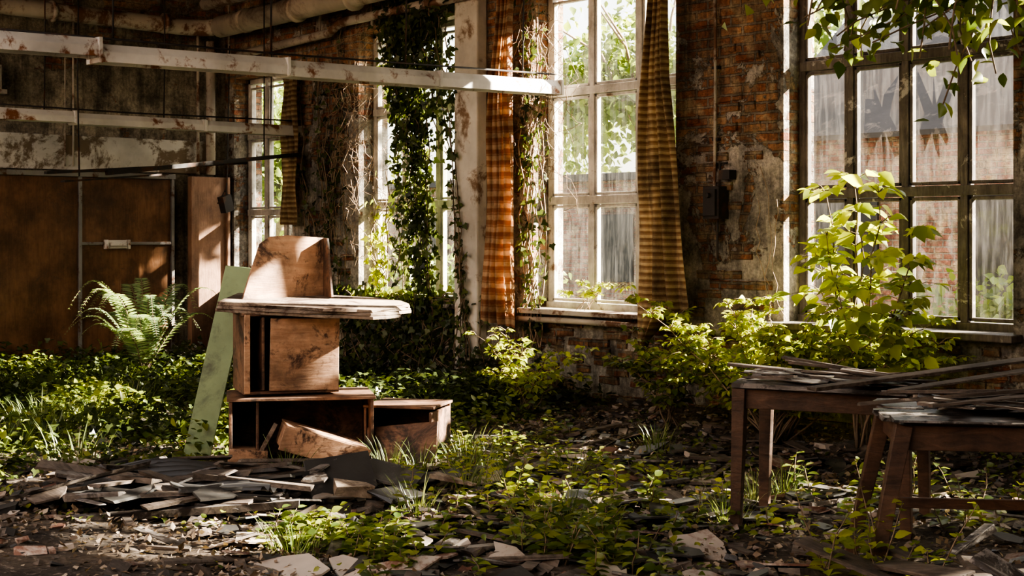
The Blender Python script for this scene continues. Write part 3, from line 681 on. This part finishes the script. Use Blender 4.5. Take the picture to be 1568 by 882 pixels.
def fern(name,c,n,L,hh):
    e=empty(name); mb=MB(); P=[];A=[];Nn=[];Z=[]
    for k in range(n):
        a=6.283*k/n+random.uniform(-.2,.2); l=L*random.uniform(.6,1.1); up=random.uniform(.6,1.2)*hh; pts=[]
        for i in range(15):
            t=i/14; pts.append(Vector(c)+Vector((math.cos(a)*l*t,math.sin(a)*l*t,up*math.sin(t*2.35)*.95)))
        mb.tube(pts,[.006*(1-.8*i/14) for i in range(15)],4)
        for i in range(34):
            t=.12+.87*i/33; f=t*14; q=min(13,int(f)); p=pts[q].lerp(pts[q+1],f-q); dv=(pts[q+1]-pts[q]).normalized()
            sd=dv.cross(Vector((0,0,1))).normalized(); w=math.sin(min(1,t*1.1+.12)*3.0)**.8*.5+.1
            for s in (-1,1): P.append(p);A.append(sd*s+dv*.35);Nn.append(sd.cross(dv));Z.append(.26*l*w*1.1)
    mb.build(name+'_stems',M_twig,parent=e); 
    leaves(name+'_leaves',np.array(P),np.array(A),np.array(Nn),np.array(Z),T_LANCE,M_fern,parent=e)
fern('fern',(1.75,-2.0,.08),26,.90,.95)
fern('fern',(3.0,-4.4,.05),11,.5,.35)

def grass(name,cs,n,h,mat):
    P=[];A=[];Nn=[];Z=[]
    T=(np.array([(-.015,0,0),(.015,0,0),(-.012,.4,.03),(.012,.4,.03),(-.008,.75,-.06),(.008,.75,-.06),(0,1,-.2)],float),[(0,1,3,2),(2,3,5,4),(4,5,6)])
    for (x,y,r) in cs:
        for k in range(n):
            a=random.uniform(0,6.28); q=random.random()*r; xx=x+math.cos(a)*q; yy=y+math.sin(a)*q
            P.append((xx,yy,gz(xx,yy)-.01)); A.append((math.cos(a)*random.uniform(.1,.8),math.sin(a)*random.uniform(.1,.8),1)); Nn.append((-math.cos(a),-math.sin(a),.3)); Z.append(random.uniform(.5,1.1)*h)
    leaves(name,np.array(P),np.array(A),np.array(Nn),np.array(Z),T,mat)
grass('grass_tufts',[(8.35,-3.35,.18),(8.55,-3.1,.2),(8.2,-3.5,.15),(7.9,-2.6,.25)]+[(random.uniform(7.5,11.5),random.uniform(-5.4,-1.5),.15) for _ in range(12)],60,.26,M_grass)
grass('grass_tufts',[(random.uniform(1,6.5),random.uniform(-5.5,-1),.3) for _ in range(50)],60,.32,M_grass)

# ---------------------------------------------------------------- outside
mb=MB(); mb.box((0,20,-.25),(90,39.1,.3)); mb.build('ground_outside',M_lawn)
e=empty('brick_building')
mb=MB(); mb.box((10.5,9.2,1.4),(15.,4.4,3.2)); mb.build('walls',M_out,parent=e)
mb=MB(); mb.add([(2.8,6.8,2.95),(18.2,6.8,2.95),(18.2,9.2,4.9),(2.8,9.2,4.9),(2.8,11.6,2.95),(18.2,11.6,2.95),(2.8,6.8,2.88),(18.2,6.8,2.88)],[(0,1,2,3),(3,2,5,4),(6,7,1,0),(0,3,4)]); mb.build('roof',M_roof,parent=e)
mb=MB()
for x in (4.4,6.8,9.2): mb.box((x,6.99,1.5),(1.0,.06,1.3))
mb.build('dark_windows',M_black,parent=e)
e=empty('brick_outbuilding')
mb=MB(); mb.box((-5,12,1.2),(14.,3,2.9)); mb.build('walls',M_out,parent=e)
mb=MB()
for x in (-9,-6.2,-3.4,-.8): mb.box((x,10.49,1.35),(.9,.06,1.3))
mb.build('dark_windows',M_black,parent=e)
mb=MB(); mb.box((-5,12,2.72),(14.4,3.4,.14)); mb.build('flat_roof',M_roof,parent=e)
def tree(name,c,r,n,ls,trunk=True):
    e=empty(name); c=np.array(c,float)
    if trunk:
        mb=MB(); g=(c[0],c[1],-.1); mb.tube([g,(c[0]+.1,c[1],c[2]*.5),tuple(c)],[.2,.16,.08],8)
        for k in range(9):
            d=Vector((random.gauss(0,1),random.gauss(0,1),random.uniform(.1,1))).normalized(); mb.tube([(c[0]+.08,c[1],c[2]*.6),Vector(c)+d*r[0]*.4,Vector(c)+d*r[0]*.9],[.07,.04,.01],5)
        mb.build(name+'_trunk',M_twig,parent=e)
    k=40; cc=rng.normal(size=(k,3)); cc/=np.linalg.norm(cc,axis=1)[:,None]; cc*=rng.uniform(.2,1,(k,1)); cc=c+cc*np.array(r)
    P=cc[rng.integers(0,k,n)]+rng.normal(size=(n,3))*np.array(r)*.17
    P[:,2]=np.maximum(P[:,2],.05)
    leaves(name+'_leaves',P,rdir(n,-.3),rdir(n,1),rng.uniform(*ls,n),T_OVATE,M_tree,parent=e)
tree('broadleaf_tree',(-8,16.5,5.2),(4.5,2.5,2.6),5600,(.16,.3))
tree('broadleaf_tree',(-1,17,5.5),(3.2,2.5,2.6),4200,(.16,.3))
tree('broadleaf_tree',(-21,14,4.0),(4,3,3),4200,(.16,.3))
tree('garden_bush',(-13,5,1.1),(3.2,1.6,1.1),3200,(.10,.2),False)
tree('garden_bush',(-3,6.5,.5),(2.2,1.,.7),1600,(.08,.18),False)
tree('garden_bush',(7.6,5.6,.6),(1.8,.7,.6),1400,(.08,.16),False)
tree('added_sun_blocker_tree',(17.5,6.0,6.0),(2.6,2.0,1.3),700,(.16,.28))  # unseen tree, added to dapple the sun entering the windows
tree('added_sun_blocker_tree',(4.2,4.6,5.7),(2.0,1.2,1.0),2300,(.14,.26))  # added mostly above the view to keep direct sun off the back door

# ---------------------------------------------------------------- light
w=bpy.data.worlds.new('sky'); S.world=w; w.use_nodes=True; nt=w.node_tree
bg=nt.nodes['Background']
sky=nt.nodes.new('ShaderNodeTexSky'); sky.sky_type='NISHITA'; sky.sun_disc=False; sky.sun_elevation=math.radians(36); sky.sun_rotation=math.radians(30); sky.dust_density=4; sky.air_density=1
wm=mix(nt,.85,sky.outputs[0],(1.0,.93,.83)); nt.links.new(wm,bg.inputs[0]); bg.inputs[1].default_value=2.3
sd=bpy.data.lights.new('sun','SUN'); sd.energy=60; sd.angle=math.radians(.8); sd.color=(1,.89,.75)
so=bpy.data.objects.new('sun',sd); S.collection.objects.link(so); so.location=(20,15,12)
el=math.radians(28); dirv=Vector((-.55*math.cos(el),-.835*math.cos(el),-math.sin(el)))
so.rotation_euler=dirv.to_track_quat('-Z','Y').to_euler()

cam=bpy.data.cameras.new('camera'); co=bpy.data.objects.new('camera',cam); S.collection.objects.link(co)
co.location=(16,-9.26,1.6); co.rotation_euler=(math.pi/2,0,CAMROT); cam.lens=50.5; cam.sensor_width=36; cam.shift_y=-.0517; cam.clip_end=300
S.camera=co
S.view_settings.view_transform='AgX'
try: S.view_settings.look='AgX - High Contrast'
except Exception as ex: print(ex)
S.view_settings.exposure=0.12
